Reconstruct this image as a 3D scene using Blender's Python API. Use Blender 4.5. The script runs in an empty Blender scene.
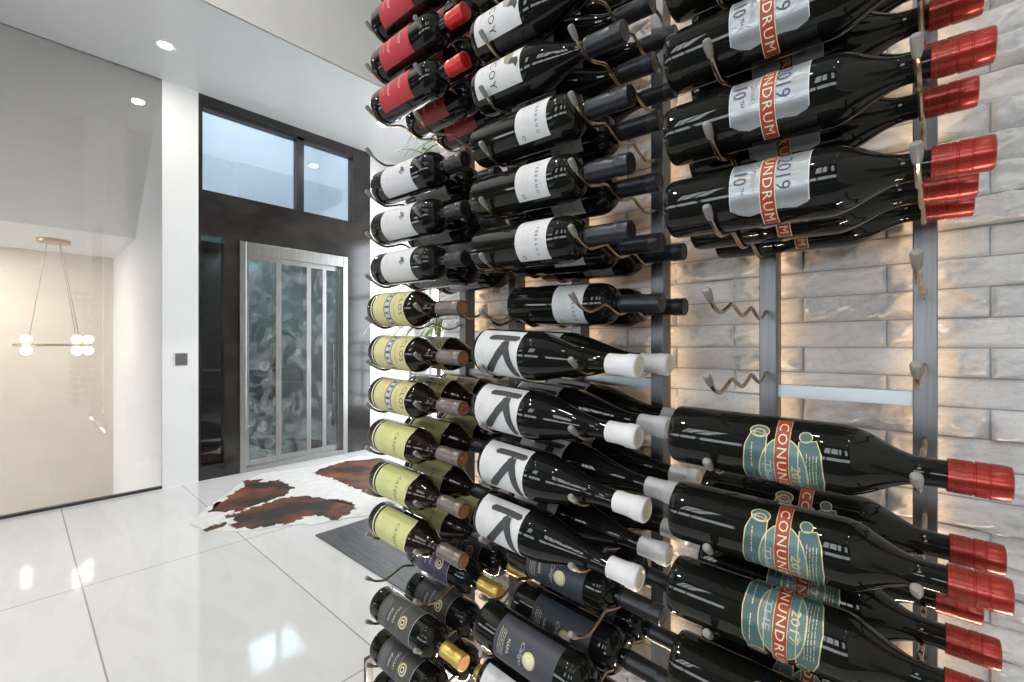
import bpy, bmesh, math, random
import numpy as np
from mathutils import Vector, Matrix

random.seed(7)
S = bpy.context.scene
COL = S.collection
PI = math.pi
H = 1.27                       # height of the camera above the floor

# ------------------------------------------------------------------ camera
cd = bpy.data.cameras.new('camera')
cam = bpy.data.objects.new('camera', cd)
COL.objects.link(cam)
cd.sensor_width = 36.0
cd.lens = 446.0 / 1024 * 36
cd.shift_y = 4.0 / 1024
cd.clip_start = 0.02
cam.location = (0, 0, H)
cam.rotation_euler = (PI / 2, 0, math.radians(42.0))
S.camera = cam

# ------------------------------------------------------------------ world, exposure
S.view_settings.view_transform = 'Standard'
S.view_settings.look = 'None'
S.view_settings.gamma = 1
S.view_settings.use_curve_mapping = False
S.view_settings.exposure = -1.66
W = bpy.data.worlds.new('world')
S.world = W
W.use_nodes = True
bg = W.node_tree.nodes['Background']
bg.inputs[0].default_value = (0.88, 0.94, 1.0, 1)
bg.inputs[1].default_value = 34.0
S.cycles.max_bounces = 10
S.cycles.diffuse_bounces = 5
S.cycles.glossy_bounces = 5
S.cycles.transparent_max_bounces = 12
S.cycles.sample_clamp_indirect = 6.0
S.cycles.caustics_reflective = False
S.cycles.caustics_refractive = False


def area_light(name, loc, rot, sx, sy, power, color=(1, 1, 1), portal=False, shape='RECTANGLE', spread=None):
    l = bpy.data.lights.new(name, 'AREA')
    l.shape = shape
    l.size = sx
    if shape == 'RECTANGLE':
        l.size_y = sy
    l.energy = power
    l.color = color
    if spread is not None:
        l.spread = spread
    if portal:
        l.cycles.is_portal = True
    o = bpy.data.objects.new(name, l)
    o.location = loc
    o.rotation_euler = rot
    COL.objects.link(o)
    return o


# windows of the far (camera side) wall: (x0, x1, z0, z1)
FY = -4.2
WINS = []
for xc in (-6.3, -4.0, -2.1, -0.2, 1.3):
    WINS.append((xc - 0.80, xc + 0.80, 1.05, 1.95))
    WINS.append((xc - 0.38, xc + 0.38, 3.0, 5.0))
for (x0, x1, z0, z1) in WINS:
    area_light('daylight_portal', ((x0 + x1) / 2, FY - 0.1, (z0 + z1) / 2), (PI / 2, 0, 0), x1 - x0, z1 - z0, 1, portal=True)
# downlights: soffit ones, then unseen added ones (their fixtures are built below)
SOFFIT_Z, HIGH_Z = 3.62, 5.7
DOWN = [(-4.36, 0.78, SOFFIT_Z), (-4.2, -1.6, SOFFIT_Z), (-4.2, 2.6, SOFFIT_Z),
        (-2.4, -2.4, HIGH_Z), (-2.4, -0.6, HIGH_Z), (-0.6, -2.4, HIGH_Z), (-0.6, -0.6, HIGH_Z),  # high ceiling lamps: unseen, added to brighten the room and fascia
        (1.2, -2.4, HIGH_Z), (1.2, -0.6, HIGH_Z)]
ALC = [(-7.2, -0.9, 2.42), (-6.9, -0.2, 2.42), (-7.2, -1.8, 2.42)]  # unseen lamps added to brighten the alcove
for (x, y, z) in ALC:
    area_light('added_alcove_lamp', (x, y, z - 0.012), (0, 0, 0), 0.09, 0.09, 55, (1, 0.90, 0.80), shape='DISK')
for (x, y, z) in DOWN:
    area_light('downlight_lamp', (x, y, z - 0.012), (0, 0, 0), 0.09, 0.09, 22 if z < 4 else (190 if x < -2 else 30), (1, 0.95, 0.88), shape='DISK')

# ------------------------------------------------------------------ materials
MATS = {}


def mat(name, color, rough=0.5, metal=0.0, spec=0.5, coat=0.0, emit=None, es=0.0):
    if name in MATS:
        return MATS[name]
    m = bpy.data.materials.new(name)
    m.use_nodes = True
    b = m.node_tree.nodes['Principled BSDF']
    b.inputs['Base Color'].default_value = (*color, 1)
    b.inputs['Roughness'].default_value = rough
    b.inputs['Metallic'].default_value = metal
    b.inputs['Specular IOR Level'].default_value = spec
    b.inputs['Coat Weight'].default_value = coat
    if emit:
        b.inputs['Emission Color'].default_value = (*emit, 1)
        b.inputs['Emission Strength'].default_value = es
    MATS[name] = m
    return m


def nodes(m):
    return m.node_tree.nodes, m.node_tree.links, m.node_tree.nodes['Principled BSDF']


def add_noise_color(m, c1, c2, scale=(1, 1, 1), ns=5.0, detail=6, lo=0.35, hi=0.65, bump=0.0, dist=0.0, rough=None):
    N, L, b = nodes(m)
    tc = N.new('ShaderNodeTexCoord'); mp = N.new('ShaderNodeMapping'); nz = N.new('ShaderNodeTexNoise'); cr = N.new('ShaderNodeValToRGB')
    mp.inputs['Scale'].default_value = scale
    nz.inputs['Scale'].default_value = ns
    nz.inputs['Detail'].default_value = detail
    nz.inputs['Distortion'].default_value = dist
    cr.color_ramp.elements[0].position = lo; cr.color_ramp.elements[0].color = (*c1, 1)
    cr.color_ramp.elements[1].position = hi; cr.color_ramp.elements[1].color = (*c2, 1)
    L.new(tc.outputs['Object'], mp.inputs[0]); L.new(mp.outputs[0], nz.inputs['Vector'])
    L.new(nz.outputs['Fac'], cr.inputs[0]); L.new(cr.outputs[0], b.inputs['Base Color'])
    if bump:
        bp = N.new('ShaderNodeBump'); bp.inputs['Strength'].default_value = bump; bp.inputs['Distance'].default_value = 0.01
        L.new(nz.outputs['Fac'], bp.inputs['Height']); L.new(bp.outputs[0], b.inputs['Normal'])
    if rough:
        mr = N.new('ShaderNodeMapRange'); mr.inputs['To Min'].default_value = rough[0]; mr.inputs['To Max'].default_value = rough[1]
        L.new(nz.outputs['Fac'], mr.inputs['Value']); L.new(mr.outputs[0], b.inputs['Roughness'])
    return m


def plain(name, c, rough=0.5, var=0.06, ns=3.0, **k):
    m = mat(name, c, rough, **k)
    c2 = tuple(min(1, x * (1 + var)) for x in c); c1 = tuple(x * (1 - var) for x in c)
    add_noise_color(m, c1, c2, ns=ns)
    return m


M_WALL = plain('painted_plaster', (0.80, 0.80, 0.79), 0.55, 0.015)
M_CEIL = plain('ceiling_paint', (0.54, 0.54, 0.53), 0.22, 0.015)
M_DARKWALL = plain('dark_paint', (0.10, 0.10, 0.105), 0.5, 0.03)
M_HIGHCEIL = plain('taupe_ceiling_paint', (0.45, 0.44, 0.43), 0.5, 0.03)
M_WARMWALL = plain('beige_plaster', (0.74, 0.68, 0.61), 0.5, 0.03)
M_GLASSBLACK = plain('dark_bottle_glass', (0.008, 0.009, 0.007), 0.03, 0.1, spec=0.30)
M_GLASSBROWN = plain('brown_bottle_glass', (0.014, 0.009, 0.006), 0.03, 0.1, spec=0.30)
M_STEEL = mat('brushed_steel', (0.50, 0.52, 0.54), 0.34, 1.0)
add_noise_color(M_STEEL, (0.40, 0.40, 0.39), (0.50, 0.50, 0.49), (20, 20, 1.2), 6, 4, rough=(0.28, 0.42))
M_POSTSTEEL = mat('rail_steel', (0.33, 0.34, 0.35), 0.36, 0.9)
add_noise_color(M_POSTSTEEL, (0.15, 0.155, 0.16), (0.19, 0.195, 0.20), (30, 30, 1.0), 6, 3, rough=(0.36, 0.42))
M_BARSTEEL = plain('crossbar_aluminium', (0.46, 0.49, 0.50), 0.35, 0.05, metal=0.7)
M_WIRE = plain('champagne_metal_rod', (0.44, 0.34, 0.24), 0.25, 0.1, metal=0.95)
M_TIP = plain('grey_rubber', (0.24, 0.23, 0.21), 0.45, 0.05)
M_LED = mat('warm_led', (1, 0.8, 0.5), 0.5, emit=(1.0, 0.68, 0.40), es=10.0)
M_LAMP = mat('lamp_lens', (1, 1, 1), 0.5, emit=(1.0, 0.95, 0.88), es=25.0)
M_BULB = mat('bulb_glass', (1, 1, 1), 0.5, emit=(1.0, 0.86, 0.7), es=14.0)
M_BLACKMARBLE = mat('black_marble', (0.02, 0.018, 0.017), 0.12)
add_noise_color(M_BLACKMARBLE, (0.02, 0.018, 0.017), (0.042, 0.037, 0.034), (1, 1, 2), 2, 6, 0.4, 0.8, dist=1.2)
M_BLACKFRAME = plain('black_metal', (0.02, 0.02, 0.022), 0.3, 0.1)
M_BRASS = plain('pale_brass', (0.55, 0.42, 0.28), 0.3, 0.05, metal=0.8)
M_CABLE = plain('cable', (0.35, 0.3, 0.25), 0.5, 0.05)
M_SWITCH = plain('graphite_switch', (0.13, 0.13, 0.14), 0.4, 0.05)
M_MAT = mat('dark_mat', (0.07, 0.075, 0.08), 0.35)
add_noise_color(M_MAT, (0.045, 0.048, 0.052), (0.11, 0.115, 0.12), (1, 6, 1), 7, 7, rough=(0.25, 0.5))
M_LEAF = plain('leaf_green', (0.10, 0.17, 0.05), 0.35, 0.35, ns=9)
M_LEAFEDGE = plain('leaf_cream', (0.55, 0.58, 0.38), 0.35, 0.1)
M_TRUNK = plain('plant_cane', (0.22, 0.15, 0.09), 0.8, 0.2, ns=20)
M_POT = plain('white_ceramic', (0.7, 0.7, 0.68), 0.2, 0.03)
M_SOIL = plain('soil', (0.04, 0.025, 0.015), 0.9, 0.3, ns=40)
M_RAILING = plain('railing_metal', (0.25, 0.24, 0.24), 0.35, 0.05, metal=0.6)

# label papers, inks and capsules
def ink(n, c, r=0.5, **k):
    return plain(n, c, r, 0.03, 60, **k)


P_WHITE = ink('paper_white', (0.66, 0.66, 0.655), 0.6)
P_TEAL = ink('paper_teal', (0.05, 0.115, 0.12), 0.32)
P_TEALLIGHT = ink('paper_pale_teal', (0.10, 0.20, 0.205), 0.32)
P_SILVER = ink('foil_silver', (0.38, 0.40, 0.415), 0.33, metal=0.55)
P_GOLD = ink('ink_gold', (0.62, 0.52, 0.26), 0.35, metal=0.35)
P_ORANGE = ink('ink_orange', (0.33, 0.045, 0.012), 0.4)
P_NAVY = ink('ink_navy', (0.05, 0.07, 0.13), 0.5)
P_BLACK = ink('ink_black', (0.02, 0.02, 0.022), 0.55)
P_CHAR = ink('ink_charcoal', (0.045, 0.047, 0.05), 0.7)
P_GREY = ink('ink_grey', (0.42, 0.43, 0.44), 0.6)
P_REDL = ink('paper_red', (0.45, 0.018, 0.03), 0.45)
P_PINK = ink('ink_pale_pink', (0.75, 0.55, 0.55), 0.5)
P_YEL = ink('paper_straw', (0.64, 0.58, 0.27), 0.5)
P_LIME = ink('paper_lime_yellow', (0.60, 0.61, 0.25), 0.5)
P_CREAM = ink('paper_cream', (0.75, 0.72, 0.52), 0.5)
P_SLATE = ink('paper_slate', (0.036, 0.042, 0.055), 0.5)
P_DARK = ink('paper_dark_grey', (0.05, 0.048, 0.045), 0.45)
P_PURPLE = ink('paper_purple', (0.045, 0.035, 0.09), 0.45)
P_OLIVE = ink('ink_olive', (0.25, 0.24, 0.13), 0.5)
C_RED = ink('capsule_red', (0.32, 0.030, 0.018), 0.25, metal=0.45)
C_REDDARK = ink('capsule_print', (0.17, 0.02, 0.015), 0.35, metal=0.2)
C_BRIGHT = ink('capsule_scarlet', (0.62, 0.02, 0.02), 0.3)
C_BLACK = ink('capsule_black', (0.014, 0.016, 0.020), 0.36)
C_WHITE = ink('capsule_white', (0.72, 0.72, 0.72), 0.35)
C_TAUPE = ink('capsule_taupe', (0.17, 0.14, 0.12), 0.35, metal=0.3)
C_COPPER = ink('capsule_top_copper', (0.50, 0.21, 0.09), 0.4, metal=0.2)
C_GOLD = ink('capsule_gold', (0.55, 0.38, 0.09), 0.32, metal=0.5)


# ------------------------------------------------------------------ mesh helpers
class MB:
    def __init__(s):
        s.v, s.f, s.m, s.sm = [], [], [], []

    def add(s, vs, fs, mi=0, smooth=False):
        o = len(s.v)
        s.v += [tuple(p) for p in vs]
        s.f += [tuple(i + o for i in f) for f in fs]
        s.m += [mi] * len(fs)
        s.sm += [smooth] * len(fs)
        return s

    def box(s, x0, y0, z0, x1, y1, z1, mi=0):
        vs = [(x, y, z) for z in (z0, z1) for y in (y0, y1) for x in (x0, x1)]
        fs = [(0, 2, 3, 1), (4, 5, 7, 6), (0, 1, 5, 4), (2, 6, 7, 3), (0, 4, 6, 2), (1, 3, 7, 5)]
        return s.add(vs, fs, mi)

    def tube(s, pts, r, seg=8, mi=0, caps=True):
        pts = [Vector(p) for p in pts]
        n = len(pts)
        rr = r if isinstance(r, (list, tuple)) else [r] * n
        vs, fs = [], []
        up = None
        for i, p in enumerate(pts):
            t = (pts[min(i + 1, n - 1)] - pts[max(i - 1, 0)]).normalized()
            if up is None:
                up = t.orthogonal().normalized()
            up = (up - t * up.dot(t)).normalized()
            sd = t.cross(up)
            for k in range(seg):
                a = 2 * PI * k / seg
                vs.append(p + (up * math.cos(a) + sd * math.sin(a)) * rr[i])
        for i in range(n - 1):
            for k in range(seg):
                a, b = i * seg + k, i * seg + (k + 1) % seg
                fs.append((a, b, b + seg, a + seg))
        if caps:
            fs.append(tuple(range(seg))[::-1])
            fs.append(tuple((n - 1) * seg + k for k in range(seg)))
        return s.add(vs, fs, mi, True)

    def lathe_x(s, prof, seg=36, mi=0, mis=None):
        vs, fs = [], []
        for (x, r) in prof:
            for k in range(seg):
                a = 2 * PI * k / seg
                vs.append((x, r * math.cos(a), r * math.sin(a)))
        o = len(s.v)
        s.v += vs
        for i in range(len(prof) - 1):
            for k in range(seg):
                a, b = i * seg + k, i * seg + (k + 1) % seg
                s.f.append((o + a, o + a + seg, o + b + seg, o + b))
                s.m.append(mis[i] if mis else mi)
                s.sm.append(True)
        return s

    def lathe_z(s, prof, seg=32, mi=0, c=(0, 0, 0)):
        vs, fs = [], []
        for (r, z) in prof:
            for k in range(seg):
                a = 2 * PI * k / seg
                vs.append((c[0] + r * math.cos(a), c[1] + r * math.sin(a), c[2] + z))
        for i in range(len(prof) - 1):
            for k in range(seg):
                a, b = i * seg + k, i * seg + (k + 1) % seg
                fs.append((a, b, b + seg, a + seg))
        return s.add(vs, fs, mi, True)

    def sphere(s, c, r, mi=0, seg=20, rings=12, sc=(1, 1, 1)):
        prof = []
        vs, fs = [], []
        for i in range(rings + 1):
            t = PI * i / rings
            for k in range(seg):
                a = 2 * PI * k / seg
                vs.append((c[0] + sc[0] * r * math.sin(t) * math.cos(a), c[1] + sc[1] * r * math.sin(t) * math.sin(a), c[2] + sc[2] * r * math.cos(t)))
        for i in range(rings):
            for k in range(seg):
                a, b = i * seg + k, i * seg + (k + 1) % seg
                fs.append((a, a + seg, b + seg, b))
        return s.add(vs, fs, mi, True)

    def mesh(s, name, mats):
        me = bpy.data.meshes.new(name)
        me.from_pydata(s.v, [], s.f)
        for m in (mats if isinstance(mats, (list, tuple)) else [mats]):
            me.materials.append(m)
        me.polygons.foreach_set('material_index', s.m)
        me.polygons.foreach_set('use_smooth', s.sm)
        me.update()
        if any(s.sm):
            me.set_sharp_from_angle(angle=math.radians(38))
        return me

    def build(s, name, mats, parent=None, loc=None, bevel=0):
        return link(name, s.mesh(name, mats), parent, loc, bevel)


def link(name, me, parent=None, loc=None, bevel=0):
    o = bpy.data.objects.new(name, me)
    COL.objects.link(o)
    if parent:
        o.parent = parent
    if loc:
        o.location = loc
    if bevel:
        md = o.modifiers.new('bevel', 'BEVEL'); md.width = bevel; md.segments = 2; md.limit_method = 'ANGLE'
    return o


def tag(o, label, cat, group=None):
    o['label'] = label
    o['category'] = cat
    if group:
        o['group'] = group
    return o


def empty(name, loc, label=None, cat=None, group=None):
    o = bpy.data.objects.new(name, None)
    o.empty_display_size = 0.05
    o.location = loc
    COL.objects.link(o)
    if label:
        tag(o, label, cat, group)
    return o


def struct(o):
    o['kind'] = 'structure'
    return o


# ------------------------------------------------------------------ room shell
YS = 0.902          # stone face
EX = -4.95          # plane of the lift wall
# floor: glossy white marble tiles
m = mat('marble_floor', (0.8, 0.8, 0.8), 0.07, spec=0.6)
N, L, b = nodes(m)
tc = N.new('ShaderNodeTexCoord'); mp = N.new('ShaderNodeMapping'); br = N.new('ShaderNodeTexBrick')
mp.inputs['Location'].default_value = (3.24 + 16.4, -0.23 + 7.7, 0)
br.offset = 0.0
br.inputs['Scale'].default_value = 1.0
br.inputs['Brick Width'].default_value = 1.64
br.inputs['Row Height'].default_value = 0.77
br.inputs['Mortar Size'].default_value = 0.0035
br.inputs['Mortar Smooth'].default_value = 0.1
br.inputs['Color1'].default_value = (0.72, 0.72, 0.715, 1)
br.inputs['Color2'].default_value = (0.76, 0.76, 0.755, 1)
br.inputs['Mortar'].default_value = (0.36, 0.35, 0.34, 1)
nz = N.new('ShaderNodeTexNoise'); nz.inputs['Scale'].default_value = 1.6; nz.inputs['Detail'].default_value = 8; nz.inputs['Distortion'].default_value = 1.5
mp2 = N.new('ShaderNodeMapping'); mp2.inputs['Scale'].default_value = (1, 3.2, 1)
cr = N.new('ShaderNodeValToRGB'); cr.color_ramp.elements[0].position = 0.46; cr.color_ramp.elements[0].color = (0.965, 0.963, 0.96, 1)
cr.color_ramp.elements[1].position = 0.52; cr.color_ramp.elements[1].color = (1, 1, 1, 1)
mx = N.new('ShaderNodeMix'); mx.data_type = 'RGBA'; mx.blend_type = 'MULTIPLY'; mx.inputs['Factor'].default_value = 1.0
L.new(tc.outputs['Object'], mp.inputs[0]); L.new(mp.outputs[0], br.inputs['Vector'])
L.new(tc.outputs['Object'], mp2.inputs[0]); L.new(mp2.outputs[0], nz.inputs['Vector']); L.new(nz.outputs['Fac'], cr.inputs[0])
L.new(br.outputs['Color'], mx.inputs[6]); L.new(cr.outputs[0], mx.inputs[7]); L.new(mx.outputs[2], b.inputs['Base Color'])
M_FLOOR = m
BX = -7.9
struct(MB().box(EX, FY, -0.1, 2.3, 4.0, 0).build('floor', M_FLOOR))
# high ceiling, soffit and its fascia
struct(MB().box(-3.60, FY, HIGH_Z, 2.3, 4.0, HIGH_Z + 0.1).build('ceiling', M_HIGHCEIL))
struct(MB().box(EX - 0.2, FY, SOFFIT_Z, -3.60, 4.0, SOFFIT_Z + 0.12).build('ceiling_soffit', M_CEIL))
struct(MB().box(-3.61, FY, SOFFIT_Z, -3.598, 4.0, HIGH_Z + 0.1).build('wall_fascia', M_WALL))
# window wall behind the camera
wm = MB()
xs = sorted(set([-8.1, 2.3] + [w[0] for w in WINS] + [w[1] for w in WINS]))
for i in range(len(xs) - 1):
    a, c = xs[i], xs[i + 1]
    mid = (a + c) / 2
    z = -0.1
    for w in sorted((w for w in WINS if w[0] < mid < w[1]), key=lambda w: w[2]):
        wm.box(a, FY - 0.2, z, c, FY, w[2])
        z = w[3]
    wm.box(a, FY - 0.2, z, c, FY, HIGH_Z + 0.1)
struct(wm.build('wall_front', M_DARKWALL))
for i, (x0, x1, z0, z1) in enumerate(WINS):
    g = MB()
    g.box(x0, FY - 0.12, z0, x0 + 0.06, FY - 0.06, z1).box(x1 - 0.06, FY - 0.12, z0, x1, FY - 0.06, z1)
    g.box(x0, FY - 0.12, z0, x1, FY - 0.06, z0 + 0.06).box(x0, FY - 0.12, z1 - 0.06, x1, FY - 0.06, z1)
    for k in range(1, 4):
        z = z0 + (z1 - z0) * k / 4
        g.box(x0, FY - 0.11, z - 0.015, x1, FY - 0.07, z + 0.015)
    for k in range(1, 3):
        x = x0 + (x1 - x0) * k / 3
        g.box(x - 0.02, FY - 0.11, z0, x + 0.02, FY - 0.07, z1)
    struct(g.build('window_%d' % (i + 1), M_BLACKFRAME))

# left side: alcove behind the glass pane, pillar, lift surround
JY0, JY1 = 0.86, 1.13
struct(MB().box(BX, JY0, -1.6, EX, JY1 - 0.02, SOFFIT_Z).build('wall_left_jamb', M_WALL))
struct(MB().box(EX, JY0 - 0.0, 0, EX + 0.012, JY1, SOFFIT_Z).build('wall_pillar', M_WALL))
struct(MB().box(BX - 0.1, FY, -1.6, BX, JY1, 2.6).build('wall_alcove_back', M_WARMWALL))
struct(MB().box(BX, FY, -1.7, EX - 0.03, JY0, -1.6).build('floor_alcove', M_WARMWALL))
struct(MB().box(EX - 0.03, FY, -1.7, EX, JY1, 0).build('wall_alcove_edge', M_WALL))
# sloping ceiling and low ceiling of the alcove
SX, SZ = -6.25, 2.42
struct(MB().add([(EX, FY, SOFFIT_Z), (EX, JY0, SOFFIT_Z), (SX, JY0, SZ), (SX, FY, SZ),
                 (EX, FY, SOFFIT_Z + 0.1), (EX, JY0, SOFFIT_Z + 0.1), (SX, JY0, SZ + 0.12), (SX, FY, SZ + 0.12)],
                [(0, 1, 2, 3), (7, 6, 5, 4), (0, 4, 5, 1), (2, 6, 7, 3), (1, 5, 6, 2), (3, 7, 4, 0)]).build('ceiling_slope', M_WALL))
struct(MB().box(BX, FY, SZ, SX, JY0, SZ + 0.1).build('ceiling_alcove', M_WALL))


def glass_mat(name, tint, refl=1.0, painted_refl=None):
    m = bpy.data.materials.new(name); m.use_nodes = True
    N, L = m.node_tree.nodes, m.node_tree.links
    N.clear()
    out = N.new('ShaderNodeOutputMaterial'); tr = N.new('ShaderNodeBsdfTransparent'); gl = N.new('ShaderNodeBsdfGlossy')
    fr = N.new('ShaderNodeFresnel'); mul = N.new('ShaderNodeMath'); mul.operation = 'MULTIPLY'; mul.use_clamp = True; mul.inputs[1].default_value = refl
    mix = N.new('ShaderNodeMixShader')
    tr.inputs[0].default_value = (*tint, 1); gl.inputs['Roughness'].default_value = 0.01; gl.inputs[0].default_value = (1, 1, 1, 1)
    fr.inputs[0].default_value = 1.5
    L.new(fr.outputs[0], mul.inputs[0]); L.new(mul.outputs[0], mix.inputs[0]); L.new(tr.outputs[0], mix.inputs[1]); L.new(gl.outputs[0], mix.inputs[2])
    last = mix
    if painted_refl:  # pale blotches painted into the glass to stand for reflections
        df = N.new('ShaderNodeBsdfDiffuse'); df.inputs[0].default_value = (*painted_refl, 1)
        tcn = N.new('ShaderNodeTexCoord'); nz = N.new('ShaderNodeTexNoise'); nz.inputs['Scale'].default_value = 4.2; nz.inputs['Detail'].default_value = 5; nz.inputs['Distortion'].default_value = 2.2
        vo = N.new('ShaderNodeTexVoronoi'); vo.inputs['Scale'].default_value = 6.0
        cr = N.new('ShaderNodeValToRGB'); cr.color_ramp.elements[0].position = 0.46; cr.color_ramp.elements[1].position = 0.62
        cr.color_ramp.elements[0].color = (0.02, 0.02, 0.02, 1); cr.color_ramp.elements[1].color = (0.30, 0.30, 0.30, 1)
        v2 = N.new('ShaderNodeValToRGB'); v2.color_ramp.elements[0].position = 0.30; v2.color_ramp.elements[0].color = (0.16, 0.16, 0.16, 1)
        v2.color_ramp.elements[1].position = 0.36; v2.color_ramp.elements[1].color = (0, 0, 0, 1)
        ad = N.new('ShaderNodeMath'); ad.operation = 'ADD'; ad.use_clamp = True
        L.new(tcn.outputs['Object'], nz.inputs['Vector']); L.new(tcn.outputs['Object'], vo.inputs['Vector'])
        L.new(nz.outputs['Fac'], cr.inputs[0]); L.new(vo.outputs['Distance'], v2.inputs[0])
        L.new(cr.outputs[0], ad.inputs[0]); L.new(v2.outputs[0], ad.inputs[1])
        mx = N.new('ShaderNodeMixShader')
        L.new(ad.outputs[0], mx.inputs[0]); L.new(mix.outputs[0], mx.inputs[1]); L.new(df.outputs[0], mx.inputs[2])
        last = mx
    L.new(last.outputs[0], out.inputs[0])
    return m


G_PANE = glass_mat('clear_glass', (0.96, 0.96, 0.955), 1.4)
G_TRANSOM = glass_mat('transom_glass', (0.8, 0.88, 0.96), 4.0)
G_LIFT = glass_mat('lift_glass', (0.55, 0.66, 0.68), 3.0, painted_refl=(0.38, 0.42, 0.42))
G_DARK = glass_mat('smoked_glass', (0.25, 0.25, 0.25), 2.5)

pane = MB().box(EX - 0.006, FY, 0.0, EX + 0.006, JY0, SOFFIT_Z).build('window_11', G_PANE)
struct(pane)
struct(MB().box(EX - 0.02, FY, 0.0, EX + 0.02, JY0, 0.022).build('trim_1', M_BLACKFRAME))

# lift surround: black marble wall with holes
y0, y1 = 1.13, 2.90
TZ0, TZ1 = 2.73, 3.53
sur = MB()
XA, XB = EX - 0.12, EX + 0.0
sur.box(XA, y0, 2.30, XB, y1, TZ0).box(XA, y0, TZ1, XB, y1, SOFFIT_Z).box(XA, y0, TZ0, XB, y0 + 0.035, TZ1)
sur.box(XA, 2.674, TZ0, XB, y1, TZ1).box(XA, 2.60, 0, XB, y1, 2.30)
sur.box(XA, 1.345, 0, XB, 1.475, 2.30).box(XA, y0, 0, XB, 1.345, 0.13).box(XA, y0, 0.13, XB, 1.152, 2.30)
struct(sur.build('wall_lift_surround', M_BLACKMARBLE))
struct(MB().box(XA + 0.05, y0 + 0.035, TZ0, XA + 0.06, 2.674, TZ1).build('window_12', G_TRANSOM))
fr = MB()
fr.box(XA + 0.02, 2.03, TZ0, XB - 0.01, 2.105, TZ1)
fr.box(XA + 0.02, y0 + 0.035, TZ1 - 0.03, XB - 0.01, 2.674, TZ1)
struct(fr.build('trim_2', M_BLACKFRAME))
struct(MB().box(XA + 0.05, 1.152, 0.13, XA + 0.06, 1.345, 2.26).build('window_13', G_DARK))
struct(MB().box(XA, 2.90, 0, XB, 4.0, SOFFIT_Z).build('wall_left_far', M_WALL))
# lift door
dr = empty('lift_door', (EX, 1.475, 0), 'stainless steel framed glass lift door set in the black marble surround', 'door')
F = MB()
z1 = 2.30
F.box(-0.08, 0.0, 0, 0.015, 0.055, z1).box(-0.08, 1.07, 0, 0.015, 1.125, z1).box(-0.08, 0.055, z1 - 0.12, 0.012, 1.07, z1)
F.box(-0.08, 0.055, 0.0, 0.012, 1.07, 0.05)
F.build('door_frame', M_STEEL, dr, bevel=0.003)
panels = [(0.06, 0.375), (0.375, 0.70), (0.70, 0.88), (0.88, 1.066)]
for i, (a, c) in enumerate(panels):
    xo = -0.02 - 0.014 * i
    p = MB()
    w = 0.03 if i < 2 else 0.024
    p.box(xo - 0.012, a, 0.05, xo, a + w, z1 - 0.12).box(xo - 0.012, c - w, 0.05, xo, c, z1 - 0.12)
    p.box(xo - 0.012, a + w, 0.05, xo, c - w, 0.11).box(xo - 0.012, a + w, z1 - 0.17, xo, c - w, z1 - 0.12)
    q = p.build('door_panel', M_STEEL, dr)
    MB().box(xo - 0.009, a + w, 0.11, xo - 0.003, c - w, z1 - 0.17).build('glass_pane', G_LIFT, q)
# lift shaft behind
M_SHAFT = plain('shaft_panel', (0.20, 0.26, 0.28), 0.25, 0.2, ns=2, metal=0.3)
sh = MB()
sx0, sx1 = XA - 1.5, XA
sh.box(sx0 - 0.05, 1.11, -0.1, sx0, 3.0, 2.45).box(sx0, 3.0, -0.1, sx1, 3.05, 2.45)
sh.box(sx0, 1.13, 2.45, sx1, 3.0, 2.5).box(sx0, 1.13, -0.1, sx1, 3.0, 0)
struct(sh.build('wall_lift_shaft', M_SHAFT))
rl = empty('lift_handrail', (0, 0, 0), 'steel handrails and posts inside the glass lift cabin', 'handrail')
hr = MB()
hr.tube([(sx0 + 0.1, 1.4, 0.95), (sx0 + 0.1, 2.8, 0.95)], 0.02).tube([(sx0 + 0.1, 1.4, 0.75), (sx0 + 0.1, 2.8, 0.75)], 0.012)
hr.build('rail', M_STEEL, rl)
for y in (1.45, 1.9, 2.35, 2.75):
    MB().box(sx0 + 0.0, y, 0.0, sx0 + 0.05, y + 0.05, 2.45).build('post', M_STEEL, rl)
area_light('added_lift_lamp', ((sx0 + sx1) / 2, 2.1, 2.44), (0, 0, 0), 0.6, 0.6, 60, (0.85, 0.95, 1))  # panel lamp added to brighten the lift cabin
lamp = MB().box(-0.3, -0.3, 0, 0.3, 0.3, 0.008).build('added_panel_light', M_LAMP, loc=((sx0 + sx1) / 2, 2.1, 2.442))
tag(lamp, 'added square white light panel in the ceiling of the lift cabin', 'light')
# room above the lift seen through the transom
up = MB()
up.box(XA - 2.2, 1.0, 2.55, XA - 2.1, 3.4, 5.2).box(XA - 2.1, 3.3, 2.55, XA, 3.4, 5.2).box(XA - 2.1, 1.0, 2.5, XA, 3.3, 2.55).box(XA - 2.1, 1.0, 2.55, XA, 1.1, 5.2).box(XA - 2.2, 1.0, 5.2, XA, 3.4, 5.3).box(XA - 0.02, 1.0, SOFFIT_Z, XA, 3.4, 5.2)
struct(up.build('wall_upper_landing', M_WALL))
area_light('added_transom_lamp', (XA - 1.0, 2.2, 5.0), (0, 0, 0), 1.2, 1.2, 120, (0.85, 0.92, 1))  # lamp added behind the transom to brighten its glass

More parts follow.
